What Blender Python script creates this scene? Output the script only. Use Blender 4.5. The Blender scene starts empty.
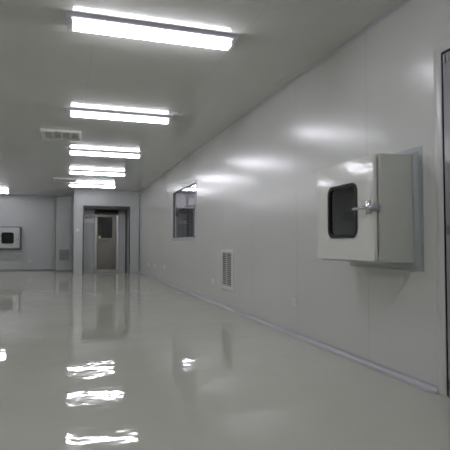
import bpy, bmesh, math
from mathutils import Vector, Matrix
SC = bpy.context.scene
C = SC.collection
PI = math.pi
H = 2.7          # ceiling height
W = 2.28         # inner face of the right wall

# ------------------------------------------------------------------ materials
def new_mat(name, col, rough=.5, metal=0., spec=.5, coat=0., coat_rough=.03):
    m = bpy.data.materials.new(name); m.use_nodes = True
    b = m.node_tree.nodes['Principled BSDF']
    b.inputs['Base Color'].default_value = (*col, 1)
    b.inputs['Roughness'].default_value = rough
    b.inputs['Metallic'].default_value = metal
    b.inputs['Specular IOR Level'].default_value = spec
    b.inputs['Coat Weight'].default_value = coat
    b.inputs['Coat Roughness'].default_value = coat_rough
    return m

def add_noise(m, col_a, col_b, scale, bump=0., dist=.01, stretch=(1, 1, 1), detail=3, seams=()):
    """mottled colour, optional bump, optional sealant joints: (axis, spacing, offset, width)"""
    nt = m.node_tree; N = nt.nodes; L = nt.links
    b = N['Principled BSDF']
    tc = N.new('ShaderNodeTexCoord'); mp = N.new('ShaderNodeMapping')
    mp.inputs['Scale'].default_value = stretch
    L.new(tc.outputs['Object'], mp.inputs['Vector'])
    n = N.new('ShaderNodeTexNoise'); n.inputs['Scale'].default_value = scale; n.inputs['Detail'].default_value = detail
    L.new(mp.outputs['Vector'], n.inputs['Vector'])
    r = N.new('ShaderNodeValToRGB')
    r.color_ramp.elements[0].position = .3; r.color_ramp.elements[0].color = (*col_a, 1)
    r.color_ramp.elements[1].position = .7; r.color_ramp.elements[1].color = (*col_b, 1)
    L.new(n.outputs['Fac'], r.inputs['Fac'])
    out = r.outputs['Color']
    if seams:
        sep = N.new('ShaderNodeSeparateXYZ'); L.new(tc.outputs['Object'], sep.inputs[0])
        for ax, sp, off, wd in seams:
            a = N.new('ShaderNodeMath'); a.operation = 'SUBTRACT'; a.inputs[1].default_value = off - 100 * sp - wd / 2
            L.new(sep.outputs[ax], a.inputs[0])
            md = N.new('ShaderNodeMath'); md.operation = 'MODULO'; md.inputs[1].default_value = sp
            L.new(a.outputs[0], md.inputs[0])
            lt = N.new('ShaderNodeMath'); lt.operation = 'LESS_THAN'; lt.inputs[1].default_value = wd
            L.new(md.outputs[0], lt.inputs[0])
            mx = N.new('ShaderNodeMix'); mx.data_type = 'RGBA'
            L.new(lt.outputs[0], mx.inputs['Factor']); L.new(out, mx.inputs['A'])
            mx.inputs['B'].default_value = (.49, .5, .49, 1)
            out = mx.outputs['Result']
    L.new(out, b.inputs['Base Color'])
    if bump:
        n2 = N.new('ShaderNodeTexNoise'); n2.inputs['Scale'].default_value = scale; n2.inputs['Detail'].default_value = detail
        L.new(mp.outputs['Vector'], n2.inputs['Vector'])
        bp = N.new('ShaderNodeBump'); bp.inputs['Strength'].default_value = bump; bp.inputs['Distance'].default_value = dist
        L.new(n2.outputs['Fac'], bp.inputs['Height'])
        L.new(bp.outputs['Normal'], b.inputs['Normal'])
    return m

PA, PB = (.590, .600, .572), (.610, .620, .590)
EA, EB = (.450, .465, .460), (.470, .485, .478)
M = {}
M['wall_side'] = add_noise(new_mat('panel_side', PA, .23, spec=.42), PA, PB, .9, .2, .005, detail=1, seams=(('Y', 1.28, 8.48, .007),))
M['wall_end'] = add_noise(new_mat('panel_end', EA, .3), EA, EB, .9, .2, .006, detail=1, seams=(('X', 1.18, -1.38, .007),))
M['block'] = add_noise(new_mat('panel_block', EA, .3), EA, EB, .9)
M['beyond'] = add_noise(new_mat('panel_beyond', (.6, .58, .64), .4), (.74, .71, .80), (.76, .73, .82), .9)
M['ceiling'] = add_noise(new_mat('panel_ceiling', (.6, .61, .57), .13), (.575, .585, .55), (.595, .605, .57), .8, .12, .005, detail=1,
                         seams=(('X', 1.18, -1.0, .005),))
# glossy poured epoxy
def floor_mat():
    m = new_mat('epoxy_floor', (.40, .41, .36), .035, spec=.42)
    nt = m.node_tree; N = nt.nodes; L = nt.links; b = N['Principled BSDF']
    tc = N.new('ShaderNodeTexCoord')
    n = N.new('ShaderNodeTexNoise'); n.inputs['Scale'].default_value = .7; n.inputs['Detail'].default_value = 4
    L.new(tc.outputs['Object'], n.inputs['Vector'])
    r = N.new('ShaderNodeValToRGB')
    r.color_ramp.elements[0].position = .3; r.color_ramp.elements[0].color = (.47, .48, .41, 1)
    r.color_ramp.elements[1].position = .7; r.color_ramp.elements[1].color = (.50, .51, .44, 1)
    L.new(n.outputs['Fac'], r.inputs['Fac']); L.new(r.outputs['Color'], b.inputs['Base Color'])
    mp = N.new('ShaderNodeMapping'); mp.inputs['Scale'].default_value = (1.0, .8, 1); L.new(tc.outputs['Object'], mp.inputs['Vector'])
    w1 = N.new('ShaderNodeTexNoise'); w1.inputs['Scale'].default_value = 2.9; w1.inputs['Detail'].default_value = 3.
    w1.inputs['Roughness'].default_value = .5
    L.new(mp.outputs['Vector'], w1.inputs['Vector'])
    bp = N.new('ShaderNodeBump'); bp.inputs['Strength'].default_value = .52; bp.inputs['Distance'].default_value = .008
    L.new(w1.outputs['Fac'], bp.inputs['Height']); L.new(bp.outputs['Normal'], b.inputs['Normal'])
    return m
M['floor'] = floor_mat()
M['alu'] = add_noise(new_mat('aluminium_trim', (.5, .5, .55), .4, .1), (.42, .42, .45), (.46, .46, .49), 6)
M['alu_dark'] = add_noise(new_mat('dull_aluminium', (.3, .3, .33), .4, .5), (.2, .2, .22), (.24, .24, .26), 6)
M['frame_white'] = add_noise(new_mat('white_enamel', (.7, .7, .68), .3), (.68, .68, .66), (.72, .72, .7), 8)
M['housing'] = add_noise(new_mat('lamp_housing', (.4, .38, .45), .4), (.6, .57, .68), (.64, .61, .72), 8)
M['holder'] = add_noise(new_mat('lamp_holder', (.75, .75, .75), .4), (.7, .7, .7), (.8, .8, .8), 20)
M['box_paint'] = add_noise(new_mat('cabinet_paint', (.55, .55, .5), .25), (.50, .515, .46), (.53, .545, .49), 3)
M['box_door'] = add_noise(new_mat('cabinet_door_paint', (.62, .62, .57), .1), (.67, .68, .63), (.70, .71, .66), 7, .3, .008, detail=2)
M['inner_steel'] = add_noise(new_mat('inner_steel', (.6, .6, .6), .4, 0.), (.56, .56, .56), (.6, .6, .6), 6)
M['rubber'] = add_noise(new_mat('black_rubber', (.01, .01, .012), .6, spec=.2), (.008, .008, .01), (.014, .014, .016), 30)
M['chrome'] = add_noise(new_mat('chrome', (.75, .74, .78), .18, 1.), (.7, .7, .74), (.8, .79, .84), 30)
M['steel'] = add_noise(new_mat('brushed_steel', (.33, .32, .27), .3, .7), (.15, .148, .125), (.19, .185, .155), 14, stretch=(8, 8, .5))
M['post'] = add_noise(new_mat('polished_steel', (.85, .85, .85), .28, 1.), (.85, .85, .86), (.9, .9, .9), 10)
M['dark'] = add_noise(new_mat('dark_void', (.025, .025, .025), .7), (.02, .02, .02), (.03, .03, .03), 10)
M['slat'] = add_noise(new_mat('grille_blade', (.6, .6, .58), .4), (.57, .57, .55), (.62, .62, .6), 10)
M['grey_grille'] = add_noise(new_mat('grey_grille', (.33, .34, .34), .5), (.31, .32, .32), (.35, .36, .36), 10)
M['socket'] = add_noise(new_mat('socket_plastic', (.72, .72, .70), .35), (.6, .6, .58), (.64, .64, .62), 20)
M['dark_door'] = add_noise(new_mat('dark_door_paint', (.06, .062, .06), .6, spec=.25), (.055, .057, .054), (.07, .072, .068), 4)
M['pale_box'] = add_noise(new_mat('pale_box', (.62, .56, .58), .5), (.86, .77, .80), (.88, .8, .83), 6)
M['dark_profile'] = add_noise(new_mat('dark_profile', (.07, .075, .075), .7, spec=.2), (.06, .065, .065), (.08, .085, .085), 8)
M['notice'] = add_noise(new_mat('pale_plate', (.85, .84, .88), .35), (.83, .82, .86), (.87, .86, .9), 12)
M['leaf'] = add_noise(new_mat('grey_leaf_paint', (.3, .3, .33), .3), (.29, .29, .32), (.31, .31, .34), 3)
M['sticker'] = add_noise(new_mat('yellow_sticker', (.65, .6, .25), .5), (.6, .56, .22), (.7, .65, .3), 20)

def glass_mat(name, tint, rough=.02, ior=1.5):
    m = bpy.data.materials.new(name); m.use_nodes = True
    nt = m.node_tree; N = nt.nodes; L = nt.links
    for n in list(N): N.remove(n)
    o = N.new('ShaderNodeOutputMaterial'); mx = N.new('ShaderNodeMixShader')
    t = N.new('ShaderNodeBsdfTransparent'); t.inputs['Color'].default_value = (*tint, 1)
    g = N.new('ShaderNodeBsdfGlossy'); g.inputs['Roughness'].default_value = rough
    g.inputs['Color'].default_value = (.95, .95, .95, 1)
    f = N.new('ShaderNodeFresnel'); f.inputs['IOR'].default_value = ior
    ge = N.new('ShaderNodeNewGeometry'); iv = N.new('ShaderNodeMath'); iv.operation = 'SUBTRACT'; iv.inputs[0].default_value = 1
    mu = N.new('ShaderNodeMath'); mu.operation = 'MULTIPLY'          # reflect on the entry face of the sheet only
    L.new(ge.outputs['Backfacing'], iv.inputs[1]); L.new(f.outputs[0], mu.inputs[0]); L.new(iv.outputs[0], mu.inputs[1])
    L.new(mu.outputs[0], mx.inputs[0]); L.new(t.outputs[0], mx.inputs[1]); L.new(g.outputs[0], mx.inputs[2])
    L.new(mx.outputs[0], o.inputs['Surface'])
    return m
M['wall_frame'] = add_noise(new_mat('frame_enamel', PA, .3), PA, PB, 2)
M['win_frame'] = add_noise(new_mat('window_profile', (.42, .43, .44), .35), (.40, .41, .42), (.44, .45, .46), 6)
M['glass'] = glass_mat('window_glass', (.95, .96, .96), ior=1.42)
M['dark_glass'] = glass_mat('tinted_glass', (.8, .82, .84), .05, 1.7)
def emit_mat():
    m = bpy.data.materials.new('lit_tube'); m.use_nodes = True
    b = m.node_tree.nodes['Principled BSDF']
    b.inputs['Base Color'].default_value = (.9, .9, .9, 1)
    b.inputs['Emission Color'].default_value = (.94, .93, 1.0, 1)
    b.inputs['Emission Strength'].default_value = 33.0
    return m
M['tube'] = emit_mat()

# ------------------------------------------------------------------ mesh helpers
def box(bm, x0, x1, y0, y1, z0, z1, bevel=0., seg=2):
    r = bmesh.ops.create_cube(bm, size=1, matrix=Matrix.Translation(((x0+x1)/2, (y0+y1)/2, (z0+z1)/2)) @
                              Matrix.Diagonal((abs(x1-x0), abs(y1-y0), abs(z1-z0), 1)))
    if bevel:
        es = list({e for v in r['verts'] for e in v.link_edges})
        bmesh.ops.bevel(bm, geom=es, offset=bevel, segments=seg, affect='EDGES', profile=.5)
def tube(bm, p0, p1, r, n=12, r2=None):
    p0, p1 = Vector(p0), Vector(p1); d = p1 - p0
    q = d.to_track_quat('Z', 'Y').to_matrix().to_4x4()
    bmesh.ops.create_cone(bm, cap_ends=True, segments=n, radius1=r, radius2=r if r2 is None else r2, depth=d.length,
                          matrix=Matrix.Translation((p0+p1)/2) @ q)
def obj(name, bm, mat, parent=None, smooth=False, loc=None):
    bmesh.ops.recalc_face_normals(bm, faces=bm.faces)
    me = bpy.data.meshes.new(name); bm.to_mesh(me); bm.free()
    me.materials.append(mat)
    if smooth:
        for p in me.polygons: p.use_smooth = True
        try: me.set_sharp_from_angle(angle=math.radians(35))
        except Exception: pass
    o = bpy.data.objects.new(name, me); C.objects.link(o)
    if parent: o.parent = parent
    if loc: o.location = loc
    return o
def boxes(name, mat, parent, *bs, bevel=0., seg=2):
    bm = bmesh.new()
    for b in bs: box(bm, *b, bevel=bevel, seg=seg)
    return obj(name, bm, mat, parent, smooth=bool(bevel))
def thing(name, label, cat, loc=(0, 0, 0), rz=0., group=None):
    o = bpy.data.objects.new(name, None); C.objects.link(o)
    o.location = loc; o.rotation_euler = (0, 0, rz); o.empty_display_size = .1
    o['label'] = label; o['category'] = cat
    if group: o['group'] = group
    return o
def struct(o): o['kind'] = 'structure'; return o
def copy_tree(o, parent=None):
    c = o.copy(); C.objects.link(c)
    if parent: c.parent = parent
    for ch in list(o.children): copy_tree(ch, c)
    return c
def panel_with_holes(name, mat, axis, a0, a1, u0, u1, z0, z1, holes):
    """slab between a0..a1 on axis, spanning u and z, with rectangular openings (u0,u1,z0,z1), built as one clean solid"""
    us = sorted({u0, u1, *[h[0] for h in holes], *[h[1] for h in holes]}); us = [u for u in us if u0 <= u <= u1]
    zs = sorted({z0, z1, *[h[2] for h in holes], *[h[3] for h in holes]}); zs = [z for z in zs if z0 <= z <= z1]
    def solid(i, j):
        if not (0 <= i < len(us)-1 and 0 <= j < len(zs)-1): return False
        cu, cz = (us[i]+us[i+1])/2, (zs[j]+zs[j+1])/2
        return not any(h[0] < cu < h[1] and h[2] < cz < h[3] for h in holes)
    bm = bmesh.new(); cache = {}
    def V(a, u, z):
        k = (a, round(u, 5), round(z, 5))
        if k not in cache: cache[k] = bm.verts.new((a, u, z) if axis == 'X' else (u, a, z))
        return cache[k]
    for i in range(len(us)-1):
        for j in range(len(zs)-1):
            if not solid(i, j): continue
            A, B, Z0, Z1 = us[i], us[i+1], zs[j], zs[j+1]
            for a in (a0, a1): bm.faces.new([V(a, A, Z0), V(a, B, Z0), V(a, B, Z1), V(a, A, Z1)])
            if not solid(i-1, j): bm.faces.new([V(a0, A, Z0), V(a1, A, Z0), V(a1, A, Z1), V(a0, A, Z1)])
            if not solid(i+1, j): bm.faces.new([V(a0, B, Z0), V(a1, B, Z0), V(a1, B, Z1), V(a0, B, Z1)])
            if not solid(i, j-1): bm.faces.new([V(a0, A, Z0), V(a1, A, Z0), V(a1, B, Z0), V(a0, B, Z0)])
            if not solid(i, j+1): bm.faces.new([V(a0, A, Z1), V(a1, A, Z1), V(a1, B, Z1), V(a0, B, Z1)])
    return struct(obj(name, bm, mat))
def cove(bm, p0, p1, n1, n2, r, lip=.004, n=8):
    p0, p1, n1, n2 = map(Vector, (p0, p1, n1, n2))
    prof = [(0, 0), (r+lip*2, 0), (r+lip*2, lip), (r, lip)]
    for k in range(1, n):
        t = k / n * PI / 2
        prof.append((r - (r-lip) * math.sin(t), r - (r-lip) * math.cos(t)))
    prof += [(lip, r), (lip, r+lip*2), (0, r+lip*2)]
    rings = [[bm.verts.new(p + n1*a + n2*b) for a, b in prof] for p in (p0, p1)]
    m = len(prof)
    for k in range(m):
        bm.faces.new([rings[0][k], rings[0][(k+1) % m], rings[1][(k+1) % m], rings[1][k]])
    bm.faces.new(rings[0]); bm.faces.new(rings[1][::-1])
def cove_obj(name, mat, *args, **kw):
    bm = bmesh.new(); cove(bm, *args, **kw); return struct(obj(name, bm, mat, smooth=True))
def rrect(w, h, r, n=6, cy=0., cz=0.):
    pts = []
    for sx, sz, a0 in ((1, 1, 0), (-1, 1, PI/2), (-1, -1, PI), (1, -1, 1.5*PI)):
        for k in range(n+1):
            a = a0 + k/n*PI/2
            pts.append((cy + sx*(w/2-r) + r*math.cos(a), cz + sz*(h/2-r) + r*math.sin(a)))
    return pts
def ring_plate(bm, outer, inner, x0, x1):
    """plate in the local YZ plane between x0 and x1, outline outer with hole inner (same point count)"""
    n = len(outer); L = []
    for x in (x0, x1):
        L.append([bm.verts.new((x, y, z)) for y, z in outer]); L.append([bm.verts.new((x, y, z)) for y, z in inner])
    o0, i0, o1, i1 = L
    for k in range(n):
        j = (k+1) % n
        for q in ((o0[k], o0[j], i0[j], i0[k]), (o1[k], o1[j], i1[j], i1[k]), (o0[k], o0[j], o1[j], o1[k]), (i0[k], i0[j], i1[j], i1[k])):
            bm.faces.new(q)

# ------------------------------------------------------------------ the room
XL, YF = -5.2, -3.5           # left wall, wall behind
YBL, YCOL, YBLK, YIN = 19.1, 18.2, 16.4, 17.3
T = .06
fl = struct(boxes('floor', M['floor'], None, (XL-.1, 6.6, YF-.1, YBL+.1, -.1, 0)))
ce = struct(boxes('ceiling', M['ceiling'], None, (XL-.1, 6.6, YF-.1, YBL+.1, H, H+.1)))
WIN = (8.85, 11.0, 1.08, 2.14)
DOOR = (1.60, 2.53, 0.0, 2.2)
panel_with_holes('wall_right', M['wall_side'], 'X', W, W+T, YF, YBLK, 0, H, [WIN, DOOR])
panel_with_holes('wall_left', M['wall_side'], 'X', XL-T, XL, YF, YBL, 0, H, [])
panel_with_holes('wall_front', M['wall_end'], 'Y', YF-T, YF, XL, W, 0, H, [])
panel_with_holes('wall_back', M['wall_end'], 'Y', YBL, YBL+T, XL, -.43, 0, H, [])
# column panel between the left back wall and the entrance block
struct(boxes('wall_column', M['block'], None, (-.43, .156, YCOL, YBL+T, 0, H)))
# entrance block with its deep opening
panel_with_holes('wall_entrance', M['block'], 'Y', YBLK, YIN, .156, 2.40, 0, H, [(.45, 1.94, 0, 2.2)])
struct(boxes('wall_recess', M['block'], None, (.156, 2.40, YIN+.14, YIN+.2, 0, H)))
# room beyond the window
panel_with_holes('wall_beyond', M['beyond'], 'Y', YBLK, YBLK+T, 2.40, 6.5, 0, H, [])
panel_with_holes('wall_beyond_side', M['beyond'], 'X', 6.5, 6.5+T, 6.0, YBLK+T, 0, H, [])
panel_with_holes('wall_beyond_front', M['beyond'], 'Y', 6.0-T, 6.0, W+T, 6.5+T, 0, H, [])

R = .036
cove_obj('baseboard_right', M['alu'], (W, 2.60, 0), (W, YBLK, 0), (-1, 0, 0), (0, 0, 1), R)
cove_obj('baseboard_near', M['alu'], (W, YF, 0), (W, 1.50, 0), (-1, 0, 0), (0, 0, 1), R)
cove_obj('baseboard_back', M['alu_dark'], (XL, YBL, 0), (-.43, YBL, 0), (0, -1, 0), (0, 0, 1), R)
cove_obj('baseboard_column', M['alu_dark'], (-.43, YCOL, 0), (.156, YCOL, 0), (0, -1, 0), (0, 0, 1), R)
cove_obj('baseboard_left', M['alu_dark'], (XL, YF, 0), (XL, YBL, 0), (1, 0, 0), (0, 0, 1), R)
cove_obj('trim_1', M['alu'], (W, YF, H), (W, YBLK, H), (-1, 0, 0), (0, 0, -1), .016)
cove_obj('trim_2', M['alu_dark'], (W, YBLK, R+.01), (W, YBLK, H-.045), (-1, 0, 0), (0, -1, 0), .03)
cove_obj('trim_3', M['alu'], (XL, YBL, H), (-.43, YBL, H), (0, -1, 0), (0, 0, -1), .035)
cove_obj('trim_4', M['alu'], (-.43, YCOL, H), (.156, YCOL, H), (0, -1, 0), (0, 0, -1), .03)
cove_obj('trim_5', M['alu'], (.156, YBLK, H), (W-.045, YBLK, H), (0, -1, 0), (0, 0, -1), .03)
# rounded outside corner profiles of the column and the block
struct(boxes('trim_6', M['alu_dark'], None, (-.445, -.43+.012, YCOL-.008, YCOL+.02, 0, H), bevel=.003))
struct(boxes('trim_7', M['alu_dark'], None, (.143, .165, YBLK-.006, YBLK+.02, 0, H), bevel=.003))
struct(boxes('trim_8', M['alu'], None, (.165, .437, YBLK-.012, YBLK-.001, 0, .05), (1.953, W-.04, YBLK-.012, YBLK-.001, 0, .05)))
# dull profile lining the mouth of the recess
def arch(name, mat, x0, x1, z1, y0, y1, w):
    return struct(boxes(name, mat, None, (x0-w*.3, x0+w, y0, y1, 0, z1), (x1-w, x1+w*.3, y0, y1, 0, z1), (x0-w*.3, x1+w*.3, y0, y1, z1-w, z1+w*.3)))
arch('trim_9', M['dark_profile'], .45, 1.94, 2.2, YBLK-.012, YBLK+.03, .02)
struct(boxes('header_shade', M['dark_door'], None, (.471, 1.919, YBLK+.001, YBLK+.16, 2.10, 2.179)))  # dark bar standing in for the shadow under the opening's header
arch('trim_10', M['dark_profile'], .47, 1.92, 2.18, YIN-.05, YIN-.001, .02)

# window_1 : pane in an aluminium frame
wf = bmesh.new()
y0, y1, z0, z1 = WIN
for b in ((W-.006, W+T+.01, y0-.015, y0+.02, z0-.03, z1+.015), (W-.006, W+T+.01, y1-.02, y1+.015, z0-.03, z1+.015),
          (W-.006, W+T+.01, y0+.02, y1-.02, z0-.03, z0+.02), (W-.006, W+T+.01, y0+.02, y1-.02, z1-.02, z1+.015)):
    box(wf, *b)
wfo = struct(obj('window_1', wf, M['win_frame']))
boxes('window_pane', M['glass'], wfo, (W+.025, W+.031, y0+.02, y1-.02, z0+.02, z1-.02))
boxes('sealing_strip', M['rubber'], wfo, (W+.014, W+.024, y0+.02, y1-.02, z0+.02, z0+.03), (W+.014, W+.024, y0+.02, y1-.02, z1-.03, z1-.02),
      (W+.014, W+.024, y0+.02, y0+.03, z0+.03, z1-.03), (W+.014, W+.024, y1-.03, y1-.02, z0+.03, z1-.03))

# door_1 at the right edge of the photo
y0, y1, z0, z1 = DOOR
d1 = struct(boxes('door_1', M['leaf'], None, (W-.004, W+.05, y0+.02, y1-.022, .008, z1-.022), bevel=.002))
boxes('door_frame', M['wall_frame'], d1, (W-.007, W+.065, y1-.004, y1+.06, 0, z1+.06), (W-.007, W+.065, y0-.06, y0+.004, 0, z1+.06),
      (W-.007, W+.065, y0+.004, y1-.004, z1-.004, z1+.06), bevel=.003)
boxes('door_seal', M['rubber'], d1, (W-.001, W+.06, y1-.021, y1-.005, .008, z1-.005), (W-.001, W+.06, y0+.005, y0+.019, .008, z1-.005),
      (W-.001, W+.06, y0+.02, y1-.022, z1-.021, z1-.005))
for z in (.08, 1.05, 2.14):
    hb = bmesh.new(); tube(hb, (W-.011, y1-.045, z-.03), (W-.011, y1-.045, z+.03), .006)
    box(hb, W-.0065, W-.0042, y1-.07, y1-.026, z-.028, z+.028)
    obj('hinge', hb, M['alu_dark'], d1, True)
hb = bmesh.new(); tube(hb, (W-.005, y0+.09, 1.02), (W-.035, y0+.09, 1.02), .011); tube(hb, (W-.035, y0+.08, 1.02), (W-.035, y0+.2, 1.02), .009)
obj('door_handle', hb, M['chrome'], d1, True)

# ------------------------------------------------------------------ ceiling lights
def make_light():
    t = thing('ceiling_light', '', 'ceiling light', group='twin-tube fluorescent ceiling lights')
    L = 1.37
    bm = bmesh.new()                                   # shallow trapezoid spine against the ceiling
    prof = [(-.1, 0), (.1, 0), (.1, -.024), (.09, -.028), (-.09, -.028), (-.1, -.024)]
    rg = [[bm.verts.new((x, y, z)) for y, z in prof] for x in (-L/2, L/2)]
    for k in range(6):
        j = (k+1) % 6; bm.faces.new([rg[0][k], rg[0][j], rg[1][j], rg[1][k]])
    bm.faces.new(rg[0]); bm.faces.new(rg[1][::-1])
    obj('housing', bm, M['housing'], t)
    for s in (-1, 1):
        bm = bmesh.new(); tube(bm, (-.632, s*.038, -.058), (.632, s*.038, -.058), .018, 12)
        obj('lamp_tube', bm, M['tube'], t, True)
    for s in (-1, 1):
        bm = bmesh.new(); x0, x1 = sorted((s*.634, s*.662))
        box(bm, x0, x1, -.068, .068, -.08, -.029, bevel=.008)
        obj('lamp_holder', bm, M['holder'], t, True)
    return t
rows = [(14.72, 'fourth'), (12.05, 'third'), (9.42, 'second'), (6.58, 'first')]
lights = []
LX, LX2 = .648, -2.53
texts = {14.72: 'twin-tube fluorescent ceiling light nearest the entrance block, farthest of the row',
         12.05: 'twin-tube fluorescent ceiling light in the row, next to the farthest one',
         9.42: 'twin-tube fluorescent ceiling light just beyond the nearer square ceiling diffuser',
         6.58: 'bright twin-tube fluorescent ceiling light just in front of the nearer ceiling diffuser',
         3.88: 'nearest and largest-looking twin-tube fluorescent ceiling light, at the very top'}
proto = make_light()
spots = [(LX, y, texts[y]) for y in (14.72, 12.05, 9.42, 6.58, 3.88)]
spots += [(LX, 1.2, 'twin-tube fluorescent ceiling light of the main row directly over the photographer'),
          (LX, -1.5, 'twin-tube fluorescent ceiling light of the main row behind the photographer')]
spots += [(LX2, 17.4, 'lit twin-tube fluorescent ceiling light at the left edge by the far wall')]
for y in (14.72, 12.05, 9.42, 6.58, 3.88, 1.2, -1.5):
    spots.append((LX2, y, 'twin-tube fluorescent ceiling light of the left row outside the picture'))
spots.append((4.0, 14.6, 'twin-tube fluorescent ceiling light in the room seen through the window'))
spots.append((4.0, 11.9, 'added twin-tube fill light of the side room, hidden by the wall above the window'))  # unseen lamp added to brighten the room beyond the window
spots.append((4.0, 9.2, 'added twin-tube fill light of the side room, hidden above the window'))  # another unseen fill lamp, added to lift the side room
for i, (x, y, txt) in enumerate(spots):
    o = proto if i == 0 else copy_tree(proto)
    o.location = (x, y, H); o['label'] = txt

# ------------------------------------------------------------------ ceiling diffusers
def make_diffuser():
    t = thing('ceiling_diffuser', '', 'ceiling vent', group='square supply diffusers on the ceiling')
    a, d = .30, .042
    bm = bmesh.new()
    for b in ((-a, a, -a, -a+.03, -d, 0), (-a, a, a-.03, a, -d, 0), (-a, -a+.03, -a+.03, a-.03, -d, 0), (a-.03, a, -a+.03, a-.03, -d, 0)):
        box(bm, *b)
    obj('frame', bm, M['frame_white'], t)
    # perforated face: four groups of slots cut in the face plate
    cols = [(-.235, -.135), (-.105, -.005), (.025, .125), (.155, .255)]
    bm = bmesh.new(); bk = bmesh.new()
    xs = [-.27] + [v for c in cols for v in c] + [.27]
    for k in range(0, len(xs), 2): box(bm, xs[k], xs[k+1], -.27, .27, -.034, -.028)
    for c0, c1 in cols:
        ys = -.27
        while ys < .26:
            box(bm, c0, c1, ys, ys+.05, -.031, -.028); ys += .095
    obj('face_plate', bm, M['frame_white'], t)
    boxes('duct_backing', M['dark'], t, (-.27, .27, -.27, .27, -.01, -.002))
    return t
df = make_diffuser(); df.location = (-.125, 8.06, H); df['label'] = 'nearer square white ceiling diffuser, left of the two nearest lights'
d2 = copy_tree(df); d2.location = (-.10, 13.75, H); d2['label'] = 'farther square white ceiling diffuser, beside the two farthest lights of the main row'

# ------------------------------------------------------------------ pass boxes
def make_pass_box():
    """local +x comes out of the wall, handle on the +y side, origin on the wall at the bottom centre"""
    t = thing('pass_box', '', 'pass box', group='wall-mounted transfer hatches')
    hw, hh, dp = .395, .741, .307
    # body: open shell
    bm = bmesh.new()
    box(bm, 0.0, dp, -hw, hw, 0, hh, bevel=.012, seg=3)
    obj_body = obj('body', bm, M['box_paint'], t, True)
    md = bmesh.new(); box(md, .03, dp+.02, -.30, .30, .09, .65)
    me = bpy.data.meshes.new('cut'); md.to_mesh(me); md.free()
    co = bpy.data.objects.new('cut', me); C.objects.link(co)
    bo = obj_body.modifiers.new('b', 'BOOLEAN'); bo.operation = 'DIFFERENCE'; bo.object = co; bo.solver = 'EXACT'
    dg = bpy.context.evaluated_depsgraph_get(); nm = bpy.data.meshes.new_from_object(obj_body.evaluated_get(dg))
    obj_body.modifiers.clear(); obj_body.data = nm
    bpy.data.objects.remove(co)
    boxes('inner_liner', M['inner_steel'], t, (.031, .034, -.299, .299, .091, .649))
    boxes('inner_window', M['rubber'], t, (.036, .044, -.13, .13, .20, .42))
    # cove flange round the body where it meets the wall
    bm = bmesh.new(); w, dpt = .05, .042
    def loop(e, x): return [bm.verts.new((x, sy*(hw+e), (hh+e) if sz > 0 else -e)) for sy, sz in ((-1, -1), (1, -1), (1, 1), (-1, 1))]
    prof = [(.001, 0), (.001, dpt)]
    prof += [(w*(1-math.cos(k/6*PI/2)), dpt - (dpt-.004)*math.sin(k/6*PI/2)) for k in range(1, 7)]
    prof += [(w+.006, .004), (w+.006, 0)]
    lp = [loop(e, x) for e, x in prof]
    for i in range(len(lp)):
        a, b = lp[i], lp[(i+1) % len(lp)]
        for k in range(4): bm.faces.new([a[k], a[(k+1) % 4], b[(k+1) % 4], b[k]])
    obj('mounting_flange', bm, M['alu_box'], t)
    # gasket between door and body
    bm = bmesh.new(); ring_plate(bm, rrect(.72, .67, .02, 6, .005, .37), rrect(.62, .57, .02, 6, .005, .37), dp, dp+.019)
    obj('door_gasket', bm, M['rubber'], t)
    # door leaf with a rounded opening
    dx0, dx1 = dp+.02, dp+.046
    yc, zc, dw, dh = .010, .373, .77, .714
    bm = bmesh.new()
    ring_plate(bm, rrect(dw, dh, .012, 7, yc, zc), rrect(.40, .39, .065, 7, .005, .37), dx0, dx1)
    es = [e for e in bm.edges if len(e.link_faces) == 2 and e.calc_face_angle(0) > 1.2]
    bmesh.ops.bevel(bm, geom=es, offset=.004, segments=2, affect='EDGES')
    dr = obj('door', bm, M['box_door'], t, True)
    bm = bmesh.new(); ring_plate(bm, rrect(.404, .394, .066, 7, .005, .37), rrect(.356, .346, .045, 7, .005, .37), dx0+.004, dx1+.006)
    obj('window_gasket', bm, M['rubber'], dr, True)
    bm = bmesh.new(); vs = [bm.verts.new((dx0+.014, y, z)) for y, z in rrect(.37, .36, .05, 7, .005, .37)]
    f = bm.faces.new(vs); r = bmesh.ops.extrude_face_region(bm, geom=[f]);
    bmesh.ops.translate(bm, vec=(.004, 0, 0), verts=[v for v in r['geom'] if isinstance(v, bmesh.types.BMVert)])
    obj('door_glass', bm, M['dark_glass'], dr)
    # latch: escutcheon, boss, lever, arm
    hz, hy = .375, .342
    bm = bmesh.new()
    box(bm, dx1, dx1+.012, hy-.018, hy+.018, hz-.045, hz+.045, bevel=.004)
    tube(bm, (dx1+.01, hy, hz), (dx1+.045, hy, hz), .015, 16)
    box(bm, dx1+.014, dx1+.03, hy, .41, hz-.012, hz+.012, bevel=.003)
    lt = obj('latch', bm, M['chrome'], dr, True)
    bm = bmesh.new(); tube(bm, (dx1+.04, hy+.02, hz), (dx1+.045, hy-.115, hz-.004), .0095, 12, .012)
    obj('lever', bm, M['chrome'], lt, True)
    bm = bmesh.new(); box(bm, dp-.012, dp+.055, hw+.001, hw+.006, hz-.026, hz+.026, bevel=.002)
    box(bm, dp-.004, dp+.066, hw+.004, hw+.016, hz-.014, hz+.014, bevel=.003)
    obj('keeper', bm, M['chrome'], t, True)
    for z in (.16, .57):
        bm = bmesh.new(); tube(bm, (dx0+.012, -.386, z-.035), (dx0+.012, -.386, z+.035), .009, 12)
        box(bm, dp-.02, dx0+.01, -.4, -.388, z-.03, z+.03)
        obj('hinge', bm, M['chrome'], t, True)
    return t
M['alu_box'] = add_noise(new_mat('flange_aluminium', (.38, .41, .42), .3, .2), (.35, .37, .375), (.39, .41, .415), 6)
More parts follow.
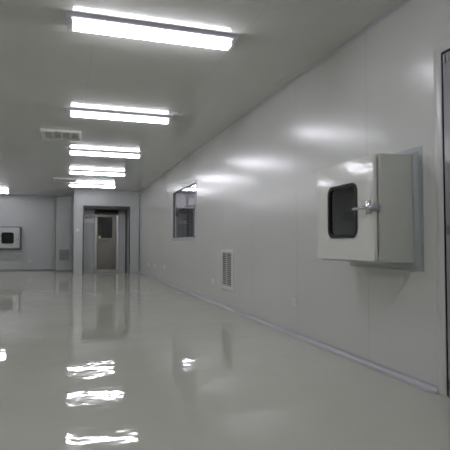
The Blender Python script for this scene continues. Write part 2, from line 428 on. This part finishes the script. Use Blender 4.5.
pb = make_pass_box(); pb.location = (W, 3.165, .83); pb.rotation_euler = (0, 0, PI)
pb['label'] = 'large cream steel pass box with chrome latch on the right wall'
p2 = copy_tree(pb); p2.location = (-2.05, YBL, .80); p2.rotation_euler = (0, 0, -PI/2)
p2['label'] = 'distant grey pass box with dark rounded window on the far wall at left edge'

M['grey_paint'] = add_noise(new_mat('grey_cabinet_paint', (.45, .46, .46), .3), (.44, .455, .455), (.47, .48, .48), 3)
for o in list(p2.children_recursive):          # the far hatch is painted grey and dark inside
    kind = o.name.split('.')[0]
    if kind in ('door', 'body', 'inner_liner', 'inner_window'):
        o.data = o.data.copy(); o.data.materials[0] = M['grey_paint'] if kind in ('door', 'body') else M['dark']
    if kind == 'mounting_flange':
        o.data = o.data.copy(); o.data.materials[0] = M['alu_dark']

# ------------------------------------------------------------------ return air grilles
def make_grille(name, w, h, nsl, fm, sm, bm_):
    t = thing(name, '', 'air vent')
    b = .055 if nsl > 12 else .03
    boxes('frame', fm, t, (0, .014, -w/2, -w/2+b, 0, h), (0, .014, w/2-b, w/2, 0, h), (0, .014, -w/2+b, w/2-b, 0, b), (0, .014, -w/2+b, w/2-b, h-b, h), bevel=.003)
    boxes('backing', bm_, t, (0.0005, .002, -w/2+b, w/2-b, b, h-b))
    m = bmesh.new(); ih = h-2*b
    for k in range(nsl):
        z = b + ih*(k+.5)/nsl; s = ih/nsl
        for sg in ((-1, 1) if nsl > 12 else (0,)):
            ya, yb = (-w/2+b, w/2-b) if sg == 0 else ((-w/2+b, -.004) if sg < 0 else (.004, w/2-b))
            vs = [m.verts.new(p) for p in ((.004, ya, z-s*.05), (.004, yb, z-s*.05), (.012, yb, z-s*.25), (.012, ya, z-s*.25),
                                           (.004, ya, z+s*.15), (.004, yb, z+s*.15), (.012, yb, z-s*.02), (.012, ya, z-s*.02))]
            for q in ((0, 1, 2, 3), (4, 5, 6, 7), (0, 1, 5, 4), (1, 2, 6, 5), (2, 3, 7, 6), (3, 0, 4, 7)): m.faces.new([vs[i] for i in q])
    box(m, .003, .013, -.004, .004, b, h-b)
    obj('louvres', m, sm, t)
    return t
g = make_grille('wall_grille', .56, .60, 17, M['frame_white'], M['slat'], M['dark'])
g.location = (W, 6.98, .28); g.rotation_euler = (0, 0, PI); g['label'] = 'white louvred return air grille low on the right wall'
g = make_grille('wall_grille', .40, .44, 10, M['block'], M['grey_grille'], M['alu_dark'])
g.location = (-.13, YCOL, .35); g.rotation_euler = (0, 0, -PI/2); g['label'] = 'grey return air grille low on the narrow column beside the entrance'

# ------------------------------------------------------------------ sockets and switch
def make_socket():
    t = thing('wall_socket', '', 'socket', group='small white power sockets low on the walls')
    boxes('cover_plate', M['socket'], t, (0, .009, -.043, .043, 0, .086), bevel=.003)
    bm = bmesh.new()
    for y, z, a in ((-.012, .05, 0), (.012, .05, 0), (0, .028, 0)): box(bm, .008, .0096, y-.0018, y+.0018, z-.006, z+.006)
    obj('socket_slots', bm, M['dark'], t)
    return t
s0 = make_socket()
sk = [((W, 4.70, .30), PI, 'white socket low on the right wall, nearest, below the pass box'),
      ((W, 7.73, .31), PI, 'white socket low on the right wall beside the louvred grille'),
      ((W, 11.97, .34), PI, 'nearest of three small sockets below the far end of the window'),
      ((W, 13.34, .32), PI, 'middle of three small sockets on the right wall past the window'),
      ((W, 14.49, .31), PI, 'farthest of three small sockets near the far right corner'),
      ((-1.32, YBL, .30), -PI/2, 'faint small socket low on the far left wall')]
for i, (l, rz, txt) in enumerate(sk):
    o = s0 if i == 0 else copy_tree(s0)
    o.location = l; o.rotation_euler = (0, 0, rz); o['label'] = txt
sw = thing('light_switch', 'small white switch on the entrance block left of the doorway', 'switch', (.285, YBLK, 1.37), -PI/2)
boxes('cover_plate', M['socket'], sw, (0, .01, -.043, .043, 0, .086), bevel=.003)
boxes('rocker', M['frame_white'], sw, (.009, .014, -.018, .018, .02, .066), bevel=.002)

# ------------------------------------------------------------------ entrance: steel air shower front
a = thing('air_shower', 'stainless steel air shower entrance with dark glazed door in the far recess', 'air shower', (1.195, YIN, 0))
def lx(x): return x - 1.195
def PL(name, mat, par, *bs, bevel=0.):
    return boxes(name, mat, par, *[(lx(b[0]), lx(b[1]), b[2], b[3], b[4], b[5]) for b in bs], bevel=bevel)
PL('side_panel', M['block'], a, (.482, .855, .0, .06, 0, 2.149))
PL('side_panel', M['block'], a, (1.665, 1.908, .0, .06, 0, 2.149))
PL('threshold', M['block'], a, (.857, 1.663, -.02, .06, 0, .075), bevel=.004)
# curved transom over the door
bm = bmesh.new(); n = 10; rg = []
for k in range(n+1):
    t_ = k/n*PI/2
    rg.append([bm.verts.new((x, .09 - .11*math.cos(t_)+.02, 1.955 + .19*math.sin(t_))) for x in (lx(.857), lx(1.663))])
for k in range(n): bm.faces.new([rg[k][0], rg[k][1], rg[k+1][1], rg[k+1][0]])
bk = [[bm.verts.new((x, .098+.02, z)) for x in (lx(.857), lx(1.663))] for z in (1.955, 2.145)]
bm.faces.new([rg[0][0], rg[0][1], bk[0][1], bk[0][0]]); bm.faces.new([bk[0][0], bk[0][1], bk[1][1], bk[1][0]])
bm.faces.new([rg[-1][0], rg[-1][1], bk[1][1], bk[1][0]])
bm.faces.new([r[0] for r in rg] + [bk[1][0], bk[0][0]]); bm.faces.new([r[1] for r in rg] + [bk[1][1], bk[0][1]])
obj('transom', bm, M['steel'], a, True)
for x in (.895, 1.625):
    bm = bmesh.new(); tube(bm, (lx(x), .0, .075), (lx(x), .0, 1.953), .042, 20)
    obj('door_post', bm, M['post'], a, True)
# door leaf with window opening
bm = bmesh.new()
for b in ((.935, .965, .085, 1.95), (1.455, 1.585, .085, 1.95), (.965, 1.455, .085, 1.17), (.965, 1.455, 1.90, 1.95)):
    box(bm, lx(b[0]), lx(b[1]), .01, .05, b[2], b[3])
lf = obj('door_leaf', bm, M['steel'], a)
PL('door_glass', M['dark_glass'], lf, (.965, 1.455, .02, .026, 1.17, 1.90))
PL('glass_backing', M['dark'], lf, (.965, 1.455, .04, .05, 1.17, 1.90))
bm = bmesh.new(); tube(bm, (lx(1.05), -.03, 1.06), (lx(1.32), -.03, 1.06), .012)
for x in (1.07, 1.30): tube(bm, (lx(x), -.03, 1.06), (lx(x), .012, 1.06), .009)
obj('door_handle', bm, M['dark_door'], lf, True)
PL('sticker', M['sticker'], lf, (.985, 1.065, .007, .0095, 1.15, 1.24))
cp = PL('control_panel', M['notice'], a, (.50, .83, -.02, -.001, 1.69, 2.10), bevel=.006)
for x, mt in ((.57, 'rubber'), (.69, 'alu_dark')):
    bm = bmesh.new(); tube(bm, (lx(x), -.019, 1.86), (lx(x), -.034, 1.86), .026, 16)
    obj('button', bm, M[mt], cp, True)

# ------------------------------------------------------------------ room beyond the window
d2_ = struct(boxes('door_2', M['dark_door'], None, (2.95, 3.82, YBLK-.03, YBLK-.001, .01, 2.2), (3.83, 4.10, YBLK-.03, YBLK-.001, .01, 2.18)))
boxes('door_frame', M['alu_dark'], d2_, (2.9, 2.948, YBLK-.05, YBLK-.001, 0, 2.235), (4.102, 4.15, YBLK-.05, YBLK-.001, 0, 2.235), (2.948, 4.102, YBLK-.05, YBLK-.001, 2.185, 2.235))
bm = bmesh.new()
for x in (3.66, 3.76): tube(bm, (x, YBLK-.03, 1.78), (x, YBLK-.045, 1.78), .03, 14)
obj('door_bolt', bm, M['rubber'], d2_, True)
ab = thing('wall_unit', 'pale rectangular box high above the dark door, seen through the window', 'box', (4.22, YBLK, 2.28))
boxes('casing', M['pale_box'], ab, (-.33, .33, -.22, -.001, 0, .34), bevel=.015)
boxes('outlet_slot', M['frame_white'], ab, (-.31, .31, -.228, -.218, .01, .04))

# ------------------------------------------------------------------ camera, world, colour
cam = bpy.data.cameras.new('camera'); co = bpy.data.objects.new('camera', cam); C.objects.link(co)
f = 487.
cam.sensor_fit = 'HORIZONTAL'; cam.sensor_width = 36; cam.lens = 36*f/450
co.location = (0, 0, .96)
co.rotation_euler = (PI/2 + math.atan(19/f), 0, -math.atan(156.6/f))
SC.camera = co
w = bpy.data.worlds.new('world'); SC.world = w; w.use_nodes = True
w.node_tree.nodes['Background'].inputs[0].default_value = (.5, .5, .5, 1)
w.node_tree.nodes['Background'].inputs[1].default_value = .02
vs = SC.view_settings
SC.display_settings.display_device = 'sRGB'
vs.view_transform = 'Standard'; vs.look = 'None'; vs.gamma = 1; vs.use_curve_mapping = False
vs.exposure = 0.0
SC.cycles.max_bounces = 10; SC.cycles.diffuse_bounces = 6; SC.cycles.glossy_bounces = 6
SC.cycles.sample_clamp_indirect = 2.5
SC.cycles.caustics_reflective = False
SC.cycles.blur_glossy = .3
SC.cycles.use_adaptive_sampling = False
SC.cycles.use_denoising = True
SC.cycles.denoising_input_passes = 'RGB_ALBEDO'
SC.cycles.denoising_prefilter = 'NONE'
